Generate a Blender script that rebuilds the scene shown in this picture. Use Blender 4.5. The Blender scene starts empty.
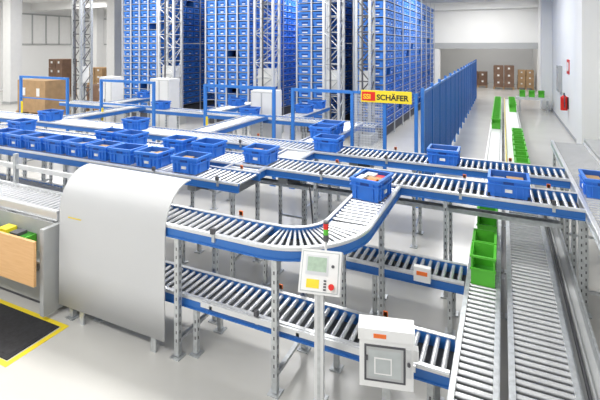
import bpy, math, random
from mathutils import Vector
random.seed(4)
S=bpy.context.scene
# ---------------- materials ----------------
def mat(name,col,rough=.45,metal=0.0,var=.06,scale=6.0,bump=0.0):
    m=bpy.data.materials.new(name); m.use_nodes=True
    nt=m.node_tree; b=nt.nodes['Principled BSDF']
    b.inputs['Roughness'].default_value=rough; b.inputs['Metallic'].default_value=metal
    n=nt.nodes.new('ShaderNodeTexNoise'); n.inputs['Scale'].default_value=scale; n.inputs['Detail'].default_value=4
    tc=nt.nodes.new('ShaderNodeTexCoord'); nt.links.new(tc.outputs['Object'],n.inputs['Vector'])
    r=nt.nodes.new('ShaderNodeValToRGB'); r.color_ramp.elements[0].position=.3; r.color_ramp.elements[1].position=.7
    r.color_ramp.elements[0].color=tuple(c*(1-var) for c in col)+(1,)
    r.color_ramp.elements[1].color=tuple(min(1,c*(1+var)) for c in col)+(1,)
    nt.links.new(n.outputs['Fac'],r.inputs['Fac']); nt.links.new(r.outputs['Color'],b.inputs['Base Color'])
    if bump:
        bp=nt.nodes.new('ShaderNodeBump'); bp.inputs['Strength'].default_value=bump
        nt.links.new(n.outputs['Fac'],bp.inputs['Height']); nt.links.new(bp.outputs['Normal'],b.inputs['Normal'])
    return m
M={}
M['floor']=mat('floor_epoxy',(.57,.56,.53),.2,0,.05,.8)
M['wall']=mat('wall_paint',(.82,.82,.81),.8,0,.02,.5)
M['wallg']=mat('wall_grey',(.42,.43,.44),.8,0,.03,.5)
M['ceil']=mat('ceiling_paint',(.82,.82,.81),.9,0,.02,.5)
M['rail']=mat('rail_blue_paint',(.028,.15,.47),.33,0,.05)
M['fence']=mat('fence_blue_paint',(.035,.18,.55),.4,0,.05)
M['tote']=mat('tote_blue_plastic',(.032,.19,.70),.40,0,.06)
M['rtote']=mat('rack_tote_blue_plastic',(.055,.25,.78),.45,0,.10,2.5)
M['totein']=mat('tote_inner_shade',(.018,.10,.40),.5,0,.06)  # tote blue darkened, shade of the open inside put into the colour
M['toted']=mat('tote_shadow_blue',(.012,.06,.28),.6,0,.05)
M['green']=mat('green_plastic',(.10,.50,.04),.45,0,.06)
M['greend']=mat('green_inner_shade',(.04,.26,.02),.5,0,.06)  # darker copy of the green, painted-in shade for bin and tray interiors
M['roller']=mat('roller_zinc',(.72,.73,.74),.25,.65,.06)
M['steel']=mat('galvanised_steel',(.55,.57,.58),.35,.6,.14,22)
M['alu']=mat('aluminium',(.70,.71,.72),.28,.5,.04)
M['gapshade']=mat('roller_gap_shade',(.05,.055,.06),.6,.2,.1)  # near-black sheet added below rollers, paints the shade in their gaps
M['white']=mat('white_powder_coat',(.80,.80,.79),.4,0,.02)
M['shield']=mat('shield_light_grey',(.56,.565,.57),.42,0,.015,1)
M['grey']=mat('cabinet_grey',(.42,.43,.43),.5,0,.04)
M['black']=mat('black_rubber',(.022,.022,.025),.8,0,.25,30)
M['dark']=mat('dark_grey',(.08,.08,.09),.5,0,.1)
M['yellow']=mat('yellow_paint',(.85,.66,.03),.5,0,.04)
M['orange']=mat('orange_label',(.85,.18,.03),.5,0,.04)
M['red']=mat('red_plastic',(.70,.02,.015),.35,0,.04)
M['screen']=mat('screen_pale',(.42,.54,.42),.2,0,.1,40)
M['glass']=mat('panel_glass',(.48,.51,.51),.1,0,.1)
M['card']=mat('cardboard',(.42,.27,.14),.8,0,.12,4)
M['brown']=mat('brown_board',(.20,.12,.08),.8,0,.15,4)
def wood():
    m=bpy.data.materials.new('beech_wood'); m.use_nodes=True; nt=m.node_tree; b=nt.nodes['Principled BSDF']
    tc=nt.nodes.new('ShaderNodeTexCoord'); mp=nt.nodes.new('ShaderNodeMapping'); mp.inputs['Scale'].default_value=(1.5,1,22)
    n=nt.nodes.new('ShaderNodeTexNoise'); n.inputs['Scale'].default_value=3; n.inputs['Detail'].default_value=6
    r=nt.nodes.new('ShaderNodeValToRGB'); r.color_ramp.elements[0].color=(.62,.33,.13,1); r.color_ramp.elements[1].color=(.80,.51,.25,1)
    nt.links.new(tc.outputs['Object'],mp.inputs['Vector']); nt.links.new(mp.outputs['Vector'],n.inputs['Vector'])
    nt.links.new(n.outputs['Fac'],r.inputs['Fac']); nt.links.new(r.outputs['Color'],b.inputs['Base Color'])
    b.inputs['Roughness'].default_value=.45
    return m
M['wood']=wood()
# ---------------- mesh builder ----------------
class MB:
    def __init__(s): s.v=[];s.f=[];s.m=[];s.ms=[];s.sm=[]
    def mi(s,k):
        if k not in s.ms: s.ms.append(k)
        return s.ms.index(k)
    def add(s,vs,fs,k,smooth=False):
        o=len(s.v); s.v+=[tuple(p) for p in vs]; i=s.mi(k)
        for f in fs: s.f.append(tuple(o+a for a in f)); s.m.append(i); s.sm.append(smooth)
    def box(s,x0,x1,y0,y1,z0,z1,k):
        if x0>x1:x0,x1=x1,x0
        if y0>y1:y0,y1=y1,y0
        if z0>z1:z0,z1=z1,z0
        s.add([(x0,y0,z0),(x1,y0,z0),(x1,y1,z0),(x0,y1,z0),(x0,y0,z1),(x1,y0,z1),(x1,y1,z1),(x0,y1,z1)],
          [(0,3,2,1),(4,5,6,7),(0,1,5,4),(1,2,6,5),(2,3,7,6),(3,0,4,7)],k)
    def hexa(s,b,t,k):
        s.add(list(b)+list(t),[(0,3,2,1),(4,5,6,7),(0,1,5,4),(1,2,6,5),(2,3,7,6),(3,0,4,7)],k)
    def cyl(s,p0,p1,r,k,n=10,r1=None):
        p0=Vector(p0);p1=Vector(p1);d=(p1-p0).normalized()
        u=d.cross(Vector((0,0,1)))
        if u.length<1e-3:u=Vector((1,0,0))
        u.normalize();w=d.cross(u)
        r1=r if r1 is None else r1
        A=[p0+(u*math.cos(2*math.pi*i/n)+w*math.sin(2*math.pi*i/n))*r for i in range(n)]
        B=[p1+(u*math.cos(2*math.pi*i/n)+w*math.sin(2*math.pi*i/n))*r1 for i in range(n)]
        s.add(A+B,[(i,(i+1)%n,n+(i+1)%n,n+i) for i in range(n)],k,True)
        s.add(A+B,[tuple(range(n-1,-1,-1)),tuple(range(n,2*n))],k)
    def bar(s,p0,p1,t,k): s.cyl(p0,p1,t,k,4)
    def path(s,pts,r,k,n=8):
        for a,c in zip(pts[:-1],pts[1:]): s.cyl(a,c,r,k,n)
    def ring(s,cx,cy,r0,r1,z0,z1,a0,a1,n,k):
        vs=[]
        for i in range(n+1):
            a=math.radians(a0+(a1-a0)*i/n);c,q=math.cos(a),math.sin(a)
            vs+=[(cx+r0*c,cy+r0*q,z0),(cx+r1*c,cy+r1*q,z0),(cx+r1*c,cy+r1*q,z1),(cx+r0*c,cy+r0*q,z1)]
        fs=[]
        for i in range(n):
            o=4*i
            for j in range(4): fs.append((o+j,o+(j+1)%4,o+4+(j+1)%4,o+4+j))
        fs+= [(0,3,2,1),(4*n,4*n+1,4*n+2,4*n+3)]
        s.add(vs,fs,k)
    def sweep(s,prof,a,b,k,smooth=True):
        n=len(prof)
        A=[(a,p[0],p[1]) for p in prof];B=[(b,p[0],p[1]) for p in prof]
        s.add(A+B,[(i,(i+1)%n,n+(i+1)%n,n+i) for i in range(n)],k,smooth)
        s.add(A+B,[tuple(range(n-1,-1,-1)),tuple(range(n,2*n))],k)
    def obj(s,name,loc=(0,0,0),rot=0,parent=None):
        me=bpy.data.meshes.new(name); me.from_pydata(s.v,[],s.f)
        for k in s.ms: me.materials.append(M[k])
        me.polygons.foreach_set('material_index',s.m); me.polygons.foreach_set('use_smooth',s.sm)
        me.update()
        o=bpy.data.objects.new(name,me); S.collection.objects.link(o); o.location=loc; o.rotation_euler=(0,0,rot)
        if parent:o.parent=parent
        return o
def inst(src,name,loc,rot=0):
    o=bpy.data.objects.new(name,src.data); S.collection.objects.link(o); o.location=loc;o.rotation_euler=(0,0,rot);return o
# ---------------- room ----------------
XL,XR,YB,YF,ZC=-30,2.05,-5,38,5.9
b=MB();b.box(XL,XR+.2,YB,YF+.2,-.1,0,'floor');b.obj('floor')
b=MB();b.box(XL-.2,XR+.2,YB,YF+.2,ZC,ZC+.1,'ceil');b.obj('ceiling')
b=MB();b.box(XR,XR+.2,YB,YF,0,ZC,'wall');b.obj('wall_right')
b=MB();b.box(XL-.2,XL,YB,YF,0,ZC,'wall');b.obj('wall_left')
b=MB();b.box(XL,XR,YF,YF+.2,0,ZC,'wall');b.obj('wall_back')
b=MB();b.box(XL,XR,32,32.3,2.75,ZC,'wall');b.box(XL,XR,31.95,32,2.75,3.15,'wallg');b.box(XL,-4,32,32.3,0,2.75,'wall');b.obj('wall_lintel')
b=MB();b.box(XR-.42,XR,23.2,24.0,0,ZC,'wall');b.obj('wall_pier')
b=MB();b.box(XR-.40,XR,11.9,12.7,0,ZC,'wall');b.obj('wall_pier')
for yy in (20,26,31.6):
    b=MB();b.box(XL,XR,yy,yy+.3,ZC-.5,ZC,'ceil');b.obj('trim_beam')
for px_,py_ in ((-20.4,18),(-23.2,14),(-26.5,22)):
    b=MB();b.box(px_,px_+.6,py_,py_+.6,0,ZC,'white');b.box(px_-.04,px_+.64,py_-.04,py_+.64,0,.12,'grey');b.obj('support_column')
b=MB();b.box(XR-.02,XR,2,11.85,0,.1,'wallg');b.box(XR-.02,XR,12.75,23.1,0,.1,'wallg');b.obj('baseboard_right')
b=MB()
for yy in (19,24,29):
    b.box(XL,XL+.06,yy,yy+4.2,3.0,5.2,'white')
    for q in range(5): b.box(XL+.06,XL+.1,yy+q*1.02,yy+q*1.02+.08,3,5.2,'grey')
    b.box(XL+.06,XL+.1,yy,yy+4.16,3,3.1,'grey');b.box(XL+.06,XL+.1,yy,yy+4.16,5.1,5.2,'grey')
b.obj('window_1')
# ---------------- conveyors ----------------
def straight(b,axis,a0,a1,c0,c1,z,rail='rail',pitch=.082,rr=.021,gapshade=True,top='alu',belt=False,depth=.10):
    def bx(p0,p1,q0,q1,z0,z1,k):
        if axis=='x': b.box(p0,p1,q0,q1,z0,z1,k)
        else: b.box(q0,q1,p0,p1,z0,z1,k)
    t=.03
    for q0,q1,s in ((c0,c0+t,1),(c1-t,c1,-1)):
        bx(a0,a1,q0,q1,z-depth,z+.008,rail)
        bx(a0,a1,q0-.003,q1+.003,z+.008,z+.016,top)
        e=q0 if s==1 else q1
        bx(a0,a1,e-.012*s,e,z-depth,z-depth+.012,rail)
        bx(a0,a1,e-.010*s,e,z-.012,z+.008,top)
    if gapshade: bx(a0,a1,c0+t,c1-t,z-depth,z-depth+.006,'gapshade')
    if belt:
        bx(a0+.01,a1-.01,c0+t+.01,c1-t-.01,z-.05,z,'white')
    else:
        n=int((a1-a0)/pitch)
        off=((a1-a0)-(n-1)*pitch)/2
        for i in range(n):
            p=a0+off+i*pitch
            if axis=='x': b.cyl((p,c0+t,z-rr),(p,c1-t,z-rr),rr,'roller',10)
            else: b.cyl((c0+t,p,z-rr),(c1-t,p,z-rr),rr,'roller',10)
def sensor(b,x,y0,y1,z):
    b.box(x-.015,x+.015,y0-.02,y0,z-.05,z+.07,'steel');b.box(x-.018,x+.018,y0-.04,y0-.005,z+.03,z+.08,'dark')
    b.box(x-.015,x+.015,y1,y1+.02,z-.05,z+.07,'steel');b.box(x-.02,x+.02,y1+.0,y1+.012,z+.03,z+.075,'orange')
def leg(b,x,y,z,s=.045):
    h=s/2
    b.box(x-h,x+h,y-h,y+h,.02,z,'steel')
    b.box(x-h-.03,x+h+.03,y-h-.03,y+h+.03,0,.012,'steel')
    b.cyl((x,y,.01),(x,y,.05),.018,'steel',8)
    zz=.15
    while zz<z-.1:
        b.box(x-.006,x+.006,y-h-.001,y-h,zz,zz+.03,'dark')
        b.box(x+h,x+h+.001,y-.006,y+.006,zz,zz+.03,'dark'); zz+=.08
def legpair(b,axis,p,c0,c1,z,depth=.10):
    if axis=='x':
        leg(b,p,c0,z-depth);leg(b,p,c1,z-depth)
        b.box(p-.02,p+.02,c0,c1,z-depth-.05,z-depth-.001,'steel')
        b.box(p-.015,p+.015,c0,c1,.25,.28,'steel')
    else:
        leg(b,c0,p,z-depth);leg(b,c1,p,z-depth)
        b.box(c0,c1,p-.02,p+.02,z-depth-.05,z-depth-.001,'steel')
        b.box(c0,c1,p-.015,p+.015,.25,.28,'steel')
def motor(b,x,y,z):
    b.box(x-.07,x+.07,y-.08,y+.08,z-.16,z,'grey')
    b.cyl((x+.07,y,z-.08),(x+.27,y,z-.08),.06,'dark',12);b.cyl((x+.27,y,z-.08),(x+.31,y,z-.08),.065,'grey',12)
ZU,ZL=1.25,.55
b=MB();straight(b,'x',-13,.79,6.6,7.2,ZU)
for x in (-12,-10.2,-8.4,-6.6,-4.8,-3.0,-1.2,.755): legpair(b,'x',x,6.63,7.17,ZU)
for x in (-7.3,-4.2,-1.6,.1): sensor(b,x,6.6,7.2,ZU)
motor(b,-5.4,6.9,ZU-.1);motor(b,-2.2,6.9,ZU-.1)
b.obj('roller_conveyor')
b=MB();straight(b,'x',-11,.79,5.45,6.05,ZU)
for x in (-10.2,-8.4,-6.6,-4.8,-2.3,-.62,.755): legpair(b,'x',x,5.48,6.02,ZU)
for x in (-5.2,-2.2,-.45,.5): sensor(b,x,5.45,6.05,ZU)
motor(b,-2.9,5.75,ZU-.1);motor(b,-4.2,5.75,ZU-.1)
b.path([(-2.4,5.5,1.1),(-2.35,5.5,.6),(-2.3,5.5,.1)],.012,'dark')
# cable tray hung under the line
b.box(-10.5,.6,5.72,5.84,.93,.94,'steel');b.box(-10.5,.6,5.72,5.725,.94,.98,'steel');b.box(-10.5,.6,5.835,5.84,.94,.98,'steel')
b.obj('roller_conveyor')
b=MB();straight(b,'x',-9.5,-3.0,4.65,5.2,ZU)
straight(b,'y',5.2,5.44,-3.6,-3.05,ZU)
for x in (-9,-7.6,-6.2,-4.9,-3.1): legpair(b,'x',x,4.68,5.3,ZU)
motor(b,-3.9,4.95,ZU-.1)
for x in (-3.3,-4.35): sensor(b,x,4.65,5.2,ZU)
b.obj('roller_conveyor')
b=MB();straight(b,'y',6.07,6.58,-3.3,-2.8,ZU)
legpair(b,'y',6.32,-3.27,-2.83,ZU)
b.obj('transfer_conveyor')
b=MB();cx,cy=-1.95,4.12
straight(b,'x',-4.4,cx,3.32,3.77,ZU)
straight(b,'y',cy,5.43,-1.6,-1.15,ZU)
for r0,r1 in ((.35,.38),(.77,.80)):
    b.ring(cx,cy,r0,r1,ZU-.10,ZU+.008,-90,0,24,'rail');b.ring(cx,cy,r0-.003,r1+.003,ZU+.008,ZU+.016,-90,0,24,'alu')
b.ring(cx,cy,.788,.812,ZU-.10,ZU-.088,-90,0,24,'rail');b.ring(cx,cy,.79,.81,ZU-.012,ZU+.008,-90,0,24,'alu')
b.ring(cx,cy,.38,.77,ZU-.10,ZU-.094,-90,0,24,'gapshade')
for i in range(17):
    a=math.radians(-87.5+5.45*i)
    b.cyl((cx+.38*math.cos(a),cy+.38*math.sin(a),ZU-.021),(cx+.77*math.cos(a),cy+.77*math.sin(a),ZU-.021),.011,'roller',10,r1=.021)
for x in (-4.3,-2.84,-1.78):
    leg(b,x,3.345,ZU-.10,.05);leg(b,x,3.95,ZU-.10,.05);b.box(x-.02,x+.02,3.345,3.97,ZU-.15,ZU-.101,'steel')
    b.box(x-.02,x+.02,3.345,3.95,.14,.17,'steel')
leg(b,-1.17,4.6,ZU-.10,.05);leg(b,-1.6,4.6,ZU-.10,.05);b.box(-1.6,-1.17,4.58,4.62,ZU-.15,ZU-.101,'steel')
sensor(b,-2.4,3.32,3.77,ZU)
b.box(-1.45,-1.25,4.95,5.1,ZU-.25,ZU-.1,'dark')
b.obj('curved_roller_conveyor')
b=MB();straight(b,'x',-4.4,-.36,3.42,3.87,ZL)
for x in (-4.0,-2.7,-1.4,-.5):
    leg(b,x,3.45,ZL-.10,.045);leg(b,x,3.84,ZL-.10,.045);b.box(x-.02,x+.02,3.45,3.84,ZL-.15,ZL-.11,'steel')
b.box(-2.6,-.6,3.38,3.395,ZL-.03,ZL+.02,'alu')
for x in (-2.5,-1.6,-.7): b.box(x,x+.03,3.38,3.42,ZL-.03,ZL+.0,'alu')
for x in (-2.0,-.95): sensor(b,x,3.42,3.87,ZL)
b.obj('roller_conveyor')
b=MB();straight(b,'x',-9,-.36,4.78,5.2,ZL)
for x in (-8.2,-6.8,-5.5,-4.0,-2.7,-1.3,-.5):
    leg(b,x,4.81,ZL-.10,.045);leg(b,x,5.17,ZL-.10,.045);b.box(x-.02,x+.02,4.81,5.17,ZL-.15,ZL-.11,'steel')
b.box(-.85,-.68,4.68,4.74,ZL-.02,ZL+.13,'white');b.box(-.82,-.71,4.675,4.68,ZL+.05,ZL+.09,'orange');b.box(-.8,-.73,4.74,4.78,ZL-.04,ZL+.04,'steel')
b.obj('roller_conveyor')
def lane(x0,x1):
    b=MB();straight(b,'y',1.6,8.0,x0,x1,ZL,rail='alu',pitch=.078,rr=.022,top='steel')
    straight(b,'y',8.0,22,x0,x1,ZL,rail='alu',belt=True)
    for y in (2,3.2,5.35,6.4,8,10,12,14,16,18,20,21.8): leg(b,x0+.022,y,ZL-.10);leg(b,x1-.022,y,ZL-.10);b.box(x0+.02,x1-.02,y-.02,y+.02,ZL-.15,ZL-.11,'steel')
    return b
b=lane(-.34,-.03);b.obj('roller_conveyor')
b=lane(.05,.49);b.box(.055,.075,8,22,ZL+.016,ZL+.05,'yellow');b.obj('roller_conveyor')
b=MB();b.box(.51,.70,1.6,7.8,.38,.40,'grey');b.box(.51,.53,1.6,7.8,.40,.47,'steel');b.box(.69,.71,1.6,7.8,.34,.52,'steel')
b.path([(.58,1.6,.42),(.58,7.8,.42)],.014,'dark');b.path([(.62,1.6,.42),(.61,7.8,.42)],.012,'grey')
for y in (2,3.6,5.0,6.6,7.6): leg(b,.66,y,.38)
b.obj('cable_trough')
b=MB();straight(b,'y',2.6,9.2,.80,1.32,ZU,rail='steel')
for y in (3.0,4.4,5.75,7.4,9.0): legpair(b,'y',y,.835,1.29,ZU)
b.box(1.34,1.6,6.9,9.4,ZU-.2,ZU+.05,'grey');leg(b,1.5,7.1,ZU-.2);leg(b,1.5,9.1,ZU-.2)
b.obj('roller_conveyor')
b=MB();straight(b,'x',.55,1.9,22.1,22.6,ZL+.1,rail='alu',belt=True);legpair(b,'x',.7,22.13,22.57,ZL+.1);legpair(b,'x',1.8,22.13,22.57,ZL+.1);b.obj('roller_conveyor')
b=MB();straight(b,'x',-13,-2.6,9.6,10.15,ZU-.1)
for x in range(-12,-2,2): legpair(b,'x',x-.6,9.63,10.12,ZU-.1)
b.obj('roller_conveyor')
for xx in (-4.95,-7.4,-11.4):
    b=MB();straight(b,'y',10.17,12.3,xx-.25,xx+.25,ZU-.1);legpair(b,'y',10.6,xx-.22,xx+.22,ZU-.1);legpair(b,'y',12.1,xx-.22,xx+.22,ZU-.1);b.obj('infeed_conveyor')
    b=MB();straight(b,'y',7.22,9.58,xx+1.6,xx+2.1,ZU);legpair(b,'y',8.0,xx+1.63,xx+2.07,ZU);legpair(b,'y',9.3,xx+1.63,xx+2.07,ZU);b.obj('infeed_conveyor')
# ---------------- totes ----------------
def tote_mesh(w,l,h,k,kin,fill=None,label=True):
    b=MB();t=.018;tp=.018
    def rect(W,L,z): return [(-W/2,-L/2,z),(W/2,-L/2,z),(W/2,L/2,z),(-W/2,L/2,z)]
    ob=rect(w-2*tp,l-2*tp,0);ot=rect(w,l,h);it=rect(w-2*t,l-2*t,h);ib=rect(w-2*tp-2*t,l-2*tp-2*t,.015)
    b.add(ob+ot,[(0,3,2,1),(0,1,5,4),(1,2,6,5),(2,3,7,6),(3,0,4,7)],k)
    b.add(ot+it,[(0,1,5,4),(1,2,6,5),(2,3,7,6),(3,0,4,7)],k)
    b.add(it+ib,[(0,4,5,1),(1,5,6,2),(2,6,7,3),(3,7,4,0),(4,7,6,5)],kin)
    o=.012
    for z0,z1 in ((h-.035,h),(h-.085,h-.07)):
        b.box(-w/2-o,w/2+o,-l/2-o,-l/2+.002,z0,z1,k);b.box(-w/2-o,w/2+o,l/2-.002,l/2+o,z0,z1,k)
        b.box(-w/2-o,-w/2+.002,-l/2,l/2,z0,z1,k);b.box(w/2-.002,w/2+o,-l/2,l/2,z0,z1,k)
    for x in (-.36,-.2,.2,.36):
        for s in (-1,1): b.box(x*w-.005,x*w+.005,s*(l/2-.012),s*(l/2+.008),.02,h-.03,k)
    for y in (-.3,.3):
        for s in (-1,1): b.box(s*(w/2-.012),s*(w/2+.008),y*l-.005,y*l+.005,.02,h-.03,k)
    for s in (-1,1):
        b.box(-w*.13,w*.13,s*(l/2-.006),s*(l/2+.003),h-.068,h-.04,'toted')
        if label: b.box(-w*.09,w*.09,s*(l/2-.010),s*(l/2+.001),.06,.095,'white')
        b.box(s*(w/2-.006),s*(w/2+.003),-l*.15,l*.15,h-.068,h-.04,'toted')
    if fill:
        for kk,x0,x1,y0,y1,z in fill: b.box(x0*w,x1*w,y0*l,y1*l,.016,z*h,kk)
    return b
TT={1:tote_mesh(.42,.34,.22,'tote','totein',None,False),
2:tote_mesh(.42,.34,.22,'tote','totein',[('card',-.42,-.05,-.38,.3,.75),('white',.0,.35,-.35,.1,.65),('dark',.0,.38,.12,.38,.7)]),
3:tote_mesh(.42,.34,.24,'tote','totein',[('orange',-.4,-.15,-.3,.0,.93),('card',-.13,.1,-.35,.15,.88),('white',-.38,.0,.17,.38,.96),('red',.12,.38,-.3,-.05,.85),('white',.12,.38,-.02,.35,.92),('dark',.0,.1,.17,.35,.9)]),
4:tote_mesh(.42,.34,.22,'tote','totein',[('white',-.4,.1,-.38,-.1,.8),('grey',-.4,-.1,-.08,.38,.7),('card',-.05,.38,-.05,.38,.78),('orange',.15,.38,-.38,-.1,.7)])}
first={}
def tote(x,y,z,kind=1,rot=0,name='storage_tote'):
    if kind not in first: first[kind]=TT[kind].obj(name,(x,y,z),rot)
    else: inst(first[kind],name,(x,y,z),rot)
z=ZU+.0005
for i,x in enumerate((-8.1,-7.6,-7.1,-6.6,-6.12,-5.62,-5.14,-4.62,-3.95)): tote(x,4.93,z,(1,4,2)[i%3],random.uniform(-.04,.04))
for i,x in enumerate((-8.9,-6.4,-5.9,-4.85,-4.25,-3.3)): tote(x,5.75,z,(1,2,1,4,1,2)[i],random.uniform(-.04,.04))
tote(-1.38,4.98,z,3,math.radians(82))
tote(.06,5.72,z,4);tote(-.80,6.85,z,2)
tote(1.03,6.15,z,4,math.radians(90))
tote(-9.6,6.88,z,1);tote(-6.95,6.88,z,1)
tote(-2.65,6.88,z,1);tote(-3.1,7.75,z,1);tote(-3.1,8.2,z,2)
tote(-4.95,11.9,ZU-.0995,1);tote(-4.95,11.0,ZU-.0995,1)
tote(-7.4,11.4,ZU-.0995,1);tote(-9,9.87,ZU-.0995,1);tote(-11.4,11.7,ZU-.0995,2);tote(-6,9.87,ZU-.0995,1)
def green_bin(w,l,h):
    b=MB();t=.015
    b.box(-w/2,w/2,-l/2,l/2,0,t,'green')
    b.box(-w/2,w/2,l/2-t,l/2,t,h,'green')
    for s in (-1,1):
        x0,x1=(-w/2,-w/2+t) if s<0 else (w/2-t,w/2)
        b.add([(x0,-l/2,t),(x1,-l/2,t),(x1,l/2-t,t),(x0,l/2-t,t),(x0,-l/2,h*.93),(x1,-l/2,h*.93),(x1,l/2-t,h),(x0,l/2-t,h)],
          [(0,3,2,1),(4,5,6,7),(0,1,5,4),(1,2,6,5),(2,3,7,6),(3,0,4,7)],'green')
    b.box(-w/2+t,w/2-t,-l/2,-l/2+t,t,h*.55,'green')
    b.box(-w/2-.01,w/2+.01,-l/2-.012,-l/2+.004,h*.5,h*.57,'green')
    b.box(-w/2-.01,w/2+.01,-l/2-.012,-l/2+.004,h*.93,h,'green')
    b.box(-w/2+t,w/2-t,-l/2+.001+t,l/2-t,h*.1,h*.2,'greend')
    b.box(-w/2-.012,-w/2,-l/2,l/2,h*.9,h,'green');b.box(w/2,w/2+.012,-l/2,l/2,h*.9,h,'green')
    return b
g=green_bin(.225,.34,.30).obj('green_picking_bin',(-.185,5.0,ZL+.0005))
inst(g,'green_picking_bin',(-.185,5.37,ZL+.0005))
inst(g,'green_picking_bin',(-.185,6.2,ZL+.0005))
inst(g,'green_picking_bin',(-.185,6.58,ZL+.0005))
for i in range(13): inst(g,'green_picking_bin',(-.185,14.2+i*.48,ZL+.0005))
for i in range(7): inst(g,'green_picking_bin',(.33,9.2+i*.55,ZL+.0005))
for i in range(4): inst(g,'green_picking_bin',(.33,18+i*.7,ZL+.0005))
for i in range(3): inst(g,'green_picking_bin',(.8+i*.38,22.35,ZL+.1005))
# ---------------- racks ----------------
def rack(x0,x1,y0,y1,H):
    b=MB();lev=.27;py=.46;nr=max(2,round((x1-x0)/.5));w=(x1-x0)/nr
    ny=int((y1-y0)/py);nl=int((H-.4)/lev)
    for j in range(ny):
        for r in range(nr):
            if j>0 and 0<r<nr-1: continue
            xa=x0+r*w+.03;xb=x0+(r+1)*w-.03;ya=y0+.06+j*py;yb=ya+py-.05
            for l in range(nl):
                if random.random()<.04: continue
                z0=.4+l*lev
                b.hexa([(xa+.02,ya+.015,z0),(xb-.02,ya+.015,z0),(xb-.02,yb-.015,z0),(xa+.02,yb-.015,z0)],
                       [(xa,ya,z0+.18),(xb,ya,z0+.18),(xb,yb,z0+.18),(xa,yb,z0+.18)],'rtote')
                b.box(xa-.008,xb+.008,ya-.008,yb+.008,z0+.18,z0+.22,'rtote')
                if r==nr-1:
                    b.box(xb-.01,xb+.004,ya+.12,yb-.12,z0+.10,z0+.14,'toted')
                    if random.random()<.5: b.box(xb-.012,xb-.001,ya+.15,yb-.15,z0+.05,z0+.085,'white')
                if j==0:
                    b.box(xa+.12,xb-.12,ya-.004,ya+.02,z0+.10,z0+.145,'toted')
                    b.box(xa+.15,xb-.15,ya+.0,ya+.02,z0+.04,z0+.08,'white')
    for l in range(nl):
        z0=.4+l*lev
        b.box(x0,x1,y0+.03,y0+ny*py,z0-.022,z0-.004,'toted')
        b.box(x1-.01,x1+.012,y0,y0+ny*py,z0-.022,z0-.008,'alu');b.box(x0-.012,x0+.01,y0,y0+ny*py,z0-.022,z0-.008,'alu')
        b.box(x0,x1,y0,y0+.03,z0-.022,z0-.008,'alu')
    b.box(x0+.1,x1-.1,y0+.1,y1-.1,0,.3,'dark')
    k=0
    while k*py*3<=y1-y0:
        yy=y0+k*py*3
        for x in (x0-.012,x1+.012): b.box(x-.02,x+.02,yy-.0,yy+.04,0,H+.1,'alu')
        k+=1
    for r in range(0,nr+1):
        b.box(x0+r*w-.025,x0+r*w+.025,y0-.02,y0+.03,0,H+.1,'alu')
    b.box(x0-.04,x1+.04,y0,y0+.06,H+.05,H+.12,'alu')
    b.obj('storage_rack')
rack(-4.4,-3.4,13.7,25,5.1)
rack(-6.45,-5.35,13.7,25,5.3)
rack(-10.3,-8.4,13.7,25,5.3)
rack(-14.6,-12.7,13.7,25,5.3)
def crane(x,y,w=.5,H=5.5,k='alu',kb='steel'):
    b=MB()
    b.box(x-w/2-.1,x+w/2+.1,y-.2,y+.6,0,.3,'grey')
    for s in (-1,1):
        for yy in (y,y+.45):
            b.box(x+s*w/2-.04,x+s*w/2+.04,yy-.04,yy+.04,.3,H,k)
    z=.4;f=1
    while z+.55<H:
        for yy in (y-.02,y+.47):
            b.bar((x-f*w/2,yy,z),(x+f*w/2,yy,z+.5),.018,kb);b.bar((x-w/2,yy,z),(x+w/2,yy,z),.018,kb)
        b.bar((x+w/2,y,z),(x+w/2,y+.45,z+.5),.018,kb)
        f=-f;z+=.5
    b.box(x-w/2-.05,x+w/2+.05,y-.1,y+.55,H,H+.12,k)
    b.box(x-w/2+.05,x+w/2-.05,y+.1,y+.4,1.6,2.2,'white')
    b.cyl((x,y-.08,.3),(x,y-.08,H),.03,'dark',8)
    b.obj('stacker_crane')
crane(-4.88,12.9,.5,5.6);crane(-7.3,12.9,.7,5.6);crane(-11.5,12.9,.7,5.6)
crane(-3.85,12.9,.42,5.6,'steel','dark');crane(-14.2,11.2,.4,5.6,'steel','dark')
def cabinet(x,y,w,d,h):
    b=MB();b.box(x-w/2,x+w/2,y,y+d,.08,h,'white');b.box(x-w/2+.04,x+w/2-.04,y+.04,y+d-.04,0,.08,'dark')
    b.box(x-w/2+.03,x-.01,y-.012,y,.12,h-.04,'wallg');b.box(x+.01,x+w/2-.03,y-.012,y,.12,h-.04,'wallg')
    b.box(x-w/2+.04,x-.02,y-.014,y-.012,.13,h-.05,'white');b.box(x+.02,x+w/2-.04,y-.014,y-.012,.13,h-.05,'white')
    b.box(x-.05,x-.03,y-.03,y-.012,h*.5,h*.6,'dark');b.obj('electrical_cabinet')
cabinet(-5.95,10.4,.7,.5,1.75);cabinet(-10.1,11.0,.8,.5,1.9);cabinet(-12.4,10.9,.6,.5,1.9)
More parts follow.
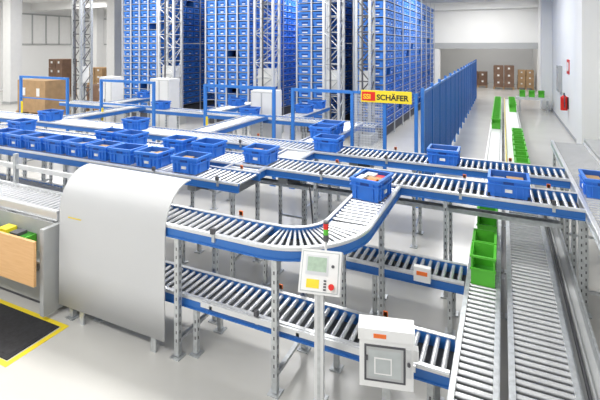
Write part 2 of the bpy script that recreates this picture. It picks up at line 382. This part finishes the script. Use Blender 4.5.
# ---------------- safety gates / fence ----------------
def gate(xa,xb,y=8.3,H=2.1):
    b=MB()
    for x in (xa,xb): b.box(x-.03,x+.03,y-.03,y+.03,.0,H,'fence');b.box(x-.07,x+.07,y-.07,y+.07,0,.012,'fence')
    b.box(xa,xb,y-.025,y+.025,H-.06,H,'fence')
    b.box(xa,xb,y-.015,y+.015,1.45,1.48,'fence')
    b.box(xa+.035,xa+.06,y-.03,y+.02,.6,1.35,'yellow')
    b.obj('safety_gate')
gate(-12.9,-10.9);gate(-9.6,-7.8);gate(-6.25,-4.45)
b=MB();xa,xb,y,H=-4.0,-1.42,8.3,2.1
for x in (-4.0,-2.7,-2.05,-1.46): b.box(x-.03,x+.03,y-.03,y+.03,0,H,'fence');b.box(x-.06,x+.06,y-.06,y+.06,0,.012,'fence')
b.box(-2.7,-1.46,y-.02,y+.02,H-.05,H,'fence');b.box(-4.0,-2.7,y-.025,y+.025,H-.06,H,'fence')
x=-2.66
while x<-2.08: b.box(x,x+.008,y-.004,y+.004,.1,H-.05,'alu');x+=.03
zz=.1
while zz<H-.05: b.box(-2.67,-2.08,y-.006,y+.0,zz,zz+.008,'alu');zz+=.05
b.box(-2.67,-2.08,y-.01,y+.01,.08,.12,'alu')
b.obj('mesh_fence')
b=MB();X=-1.36;yy=8.4
while yy<25.6:
    b.box(X-.03,X+.03,yy-.03,yy+.03,0,2.2,'fence')
    y1=yy+1.2
    b.box(X-.012,X-.004,yy+.03,y1-.03,.15,2.12,'fence')
    q=yy+.06
    while q<y1-.05: b.box(X-.004,X+.012,q,q+.035,.15,2.12,'fence');q+=.085
    b.box(X-.02,X+.02,yy,y1,2.08,2.13,'fence')
    yy=y1
b.box(X-.03,X+.03,yy-.03,yy+.03,0,2.2,'fence')
b.obj('fence_panel_row')
b=MB();b.box(-2.5,-1.53,8.235,8.262,1.9,2.13,'yellow');b.box(-2.48,-2.22,8.228,8.235,1.93,2.10,'red')
b.box(-2.3,-2.26,8.262,8.275,1.95,2.1,'dark');b.box(-1.6,-1.56,8.262,8.275,1.95,2.1,'dark')
sg=b.obj('company_sign')
def text(s,size,loc,rot,mt,parent,nm):
    c=bpy.data.curves.new(nm,'FONT');c.body=s;c.size=size;c.extrude=.002;c.offset=size*.025;c.align_x='LEFT'
    o=bpy.data.objects.new(nm,c);S.collection.objects.link(o);o.location=loc;o.rotation_euler=rot;c.materials.append(M[mt]);o.parent=parent
    return o
text('SCHÄFER',.145,(-2.19,8.232,1.955),(math.radians(90),0,0),'black',sg,'lettering')
text('SSI',.13,(-2.455,8.226,1.965),(math.radians(90),0,0),'yellow',sg,'logo_lettering')
# ---------------- shield ----------------
outer=[(3.275,.15),(3.278,.6),(3.285,1.15)];R=.36
for i in range(1,17):
    a=math.radians(180-95*i/16);outer.append((3.285+R+R*math.cos(a),1.17+.43*math.sin(a)))
inner=[(p[0]+.012,p[1]) for p in outer[:3]]
for i in range(1,17):
    a=math.radians(180-95*i/16);inner.append((3.285+R+(R-.012)*math.cos(a),1.17+(.418)*math.sin(a)))
b=MB();b.sweep(outer+inner[::-1],-4.44,-2.95,'shield')
for x in (-4.1,-3.1):
    b.box(x-.03,x+.03,3.29,3.305,0,1.0,'steel')
b.box(-4.3,-4.1,3.280,3.284,1.12,1.13,'yellow')
b.obj('curved_cover_shield')
# ---------------- left workstation ----------------
b=MB()
b.box(-7.6,-4.56,3.30,3.8,.08,.62,'grey');b.box(-7.55,-4.6,3.36,3.76,0,.08,'dark')
b.box(-4.56,-4.50,3.14,3.86,.06,1.0,'grey')
b.box(-7.6,-4.56,3.14,3.32,.62,.64,'grey')
b.box(-7.6,-4.53,3.05,3.08,.42,.90,'wood')
for x in (-7.5,-6.1,-4.7): b.box(x-.02,x+.02,3.08,3.32,.5,.56,'steel');
for x in (-7.2,-6.5,-5.8,-5.1):
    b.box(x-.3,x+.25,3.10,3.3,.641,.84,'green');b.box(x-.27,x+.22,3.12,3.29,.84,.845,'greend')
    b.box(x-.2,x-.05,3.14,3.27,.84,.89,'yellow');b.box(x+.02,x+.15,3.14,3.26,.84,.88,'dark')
b.box(-7.6,-4.56,3.31,3.33,.62,1.0,'grey')
straight(b,'x',-7.8,-4.58,3.36,3.82,1.10,rail='alu');
for x in (-7.6,-6,-4.7): b.box(x-.02,x+.02,3.40,3.44,.62,1.0,'steel');b.box(x-.02,x+.02,3.74,3.78,.62,1.0,'steel')
for x in (-7.6,-6.1,-4.6): b.box(x-.025,x+.025,3.83,3.88,0,1.5,'steel')
b.box(-7.6,-4.6,3.84,3.87,1.3,1.36,'alu')
b.obj('picking_workstation')
b=MB();b.box(-7,-4.28,2.62,3.16,0,.012,'black');b.box(-6.96,-4.32,2.66,3.12,.012,.014,'black');b.obj('anti_fatigue_mat')
b=MB();b.box(-7,-4.2,3.17,3.22,0,.003,'yellow');b.box(-7,-4.2,2.56,2.61,0,.003,'yellow');b.box(-4.26,-4.2,2.61,3.17,0,.003,'yellow');b.obj('floor_marking')
# ---------------- control stand ----------------
b=MB();px,py=-1.285,3.14
b.box(-.035,.035,-.03,.03,.01,1.12,'alu');b.box(-.12,.12,-.1,.1,0,.012,'alu')
b.box(-.012,.012,-.033,-.03,.05,1.08,'steel')
c,s=math.cos(math.radians(28)),math.sin(math.radians(28))
def tp(x,u,w): return (x, -.05 + u*s - w*c, 1.10 + u*c + w*s)
def tb(x0,x1,u0,u1,w0,w1,k):
    b.hexa([tp(x0,u0,w0),tp(x1,u0,w0),tp(x1,u0,w1),tp(x0,u0,w1)],[tp(x0,u1,w0),tp(x1,u1,w0),tp(x1,u1,w1),tp(x0,u1,w1)],k)
tb(-.16,.16,0,.31,-.12,0,'white')
tb(-.145,.145,.015,.295,0,.006,'glass')
tb(-.14,.14,.02,.29,.006,.008,'white')
tb(-.115,.065,.13,.27,.008,.011,'alu')
tb(-.10,.05,.155,.255,.010,.013,'screen')
tb(-.10,.0,.04,.10,.007,.010,'yellow')
for i in range(4): tb(.035,.055,.03+i*.02,.042+i*.02,.007,.012,'dark')
b.cyl(tp(.10,.06,.006),tp(.10,.06,.03),.014,'yellow',12);b.cyl(tp(.10,.06,.03),tp(.10,.06,.05),.022,'red',14)
b.cyl(tp(.10,.2,.006),tp(.10,.2,.02),.012,'dark',12)
b.cyl((.03,.12,1.25),(.03,.12,1.44),.010,'alu',8);b.box(-.03,.05,.05,.13,1.22,1.26,'alu')
b.cyl((.03,.12,1.44),(.03,.12,1.49),.022,'dark',12);b.cyl((.03,.12,1.49),(.03,.12,1.535),.021,'green',12)
b.cyl((.03,.12,1.535),(.03,.12,1.58),.021,'red',12);b.cyl((.03,.12,1.58),(.03,.12,1.595),.022,'dark',12)
b.obj('control_panel_stand',(px,py,0),math.radians(12))
b=MB()
b.box(-.19,.19,-.09,.05,0,.40,'white');b.box(-.20,.20,-.1,.06,.34,.42,'white')
b.box(-.155,.135,-.094,-.09,.045,.305,'dark');b.box(-.14,.12,-.096,-.094,.06,.29,'grey');b.box(-.125,.105,-.097,-.096,.08,.27,'glass')
b.box(-.09,-.0,-.102,-.100,.36,.39,'orange')
b.box(-.085,.04,-.099,-.097,.10,.22,'white');b.box(-.075,.03,-.100,-.099,.11,.21,'glass')
b.box(.14,.175,-.1,-.09,.1,.3,'alu');b.cyl((.157,-.1,.2),(.157,-.115,.2),.012,'dark',10)
b.box(-.15,-.13,-.11,-.09,.2,.23,'dark')
b.box(.19,.23,-.04,.02,.18,.26,'white')
b.box(-.03,.03,-.0,.04,-.53,.0,'steel');b.box(-.08,.08,-.04,.08,-.54,-.528,'steel')
b.obj('inspection_terminal',(-.78,3.2,.54),math.radians(14))
# ---------------- background clutter ----------------
def pallet(x,y,w,d,h,k,name,nx=2,nz=2):
    b=MB()
    for i in range(5): b.box(x+i*w/5,x+i*w/5+w/5-.03,y,y+d,.12,.145,'card')
    for i in range(3): b.box(x+i*(w-.1)/2,x+i*(w-.1)/2+.1,y,y+d,0,.12,'card')
    for i in range(nx):
        for j in range(nz):
            e=random.uniform(0,.03)
            b.box(x+i*w/nx+.01+e,x+(i+1)*w/nx-.01,y+.02+e,y+d-.02,.147+j*(h-.15)/nz,.147+(j+1)*(h-.15)/nz-.01,k)
            b.box(x+(i+.4)*w/nx,x+(i+.6)*w/nx,y+.014,y+.02+e,.147+(j+.5)*(h-.15)/nz,.147+(j+.75)*(h-.15)/nz,'white')
    b.obj(name)
pallet(-19.3,12.2,1.9,1.2,1.5,'card','pallet_of_crates',2,1)
pallet(-17.2,14,1.2,1,1.2,'brown','pallet_of_cartons')
pallet(-24,17,1.2,1,2.2,'brown','pallet_of_cartons',2,4)
pallet(-22,18,1.2,1,1.7,'card','pallet_of_cartons',2,4)
pallet(-.6,32.8,1.3,1.2,1.6,'brown','pallet_of_cartons',2,3)
pallet(.9,33.2,1.0,1.2,1.3,'card','pallet_of_cartons',2,3)
pallet(-2.2,33.5,1.2,1.2,1.1,'brown','pallet_of_cartons',2,2)
ey=17.6
b=MB();b.cyl((XR-.13,ey,.75),(XR-.13,ey,1.2),.11,'red',14);b.cyl((XR-.13,ey,1.2),(XR-.13,ey,1.27),.11,'red',14,r1=.03);b.cyl((XR-.13,ey,1.27),(XR-.13,ey,1.35),.025,'dark',8)
b.cyl((XR-.13,ey-.1,1.32),(XR-.13,ey-.17,.85),.016,'dark',8);b.box(XR-.03,XR,ey-.1,ey+.1,.8,1.2,'dark');b.obj('fire_extinguisher')
b=MB();b.box(XR-.02,XR,ey-.3,ey+.3,2.0,2.5,'red');b.box(XR-.024,XR-.02,ey-.2,ey+.2,2.1,2.4,'white');b.obj('fire_sign')
b=MB();b.box(XR-.12,XR,19.3,20.1,1.2,2.2,'grey');b.box(XR-.13,XR-.12,19.4,20.0,1.3,2.1,'alu');b.obj('wall_distribution_box')
# ---------------- lights ----------------
def area(x,y,sx,sy,e,z=5.75):
    l=bpy.data.lights.new('ceiling_light','AREA');l.shape='RECTANGLE';l.size=sx;l.size_y=sy;l.energy=e;l.color=(1,.99,.975)
    o=bpy.data.objects.new('ceiling_light',l);S.collection.objects.link(o);o.location=(x,y,z)
for x in (-20,-11.5,-3.2):
    for y in (-1,5,11.3): area(x,y,5,.8,320)
for x in (-24,-8,-1.5): area(x,18,2.5,3,330)
for x in (-24,-11,-1.2): area(x,28,2.5,4,330)
area(-1.0,34.5,4,2,110,5.6)
w=bpy.data.worlds.new('world');S.world=w;w.use_nodes=True
w.node_tree.nodes['Background'].inputs[0].default_value=(.95,.98,1,1);w.node_tree.nodes['Background'].inputs[1].default_value=.7
S.view_settings.view_transform='Standard';S.view_settings.exposure=-.05
# ---------------- camera ----------------
c=bpy.data.cameras.new('camera');o=bpy.data.objects.new('camera',c);S.collection.objects.link(o)
o.location=(0,0,3);o.rotation_euler=(math.radians(90),0,math.radians(24.8))
c.sensor_width=36;c.lens=26.34;c.shift_y=-.2583;c.clip_end=200
S.camera=o
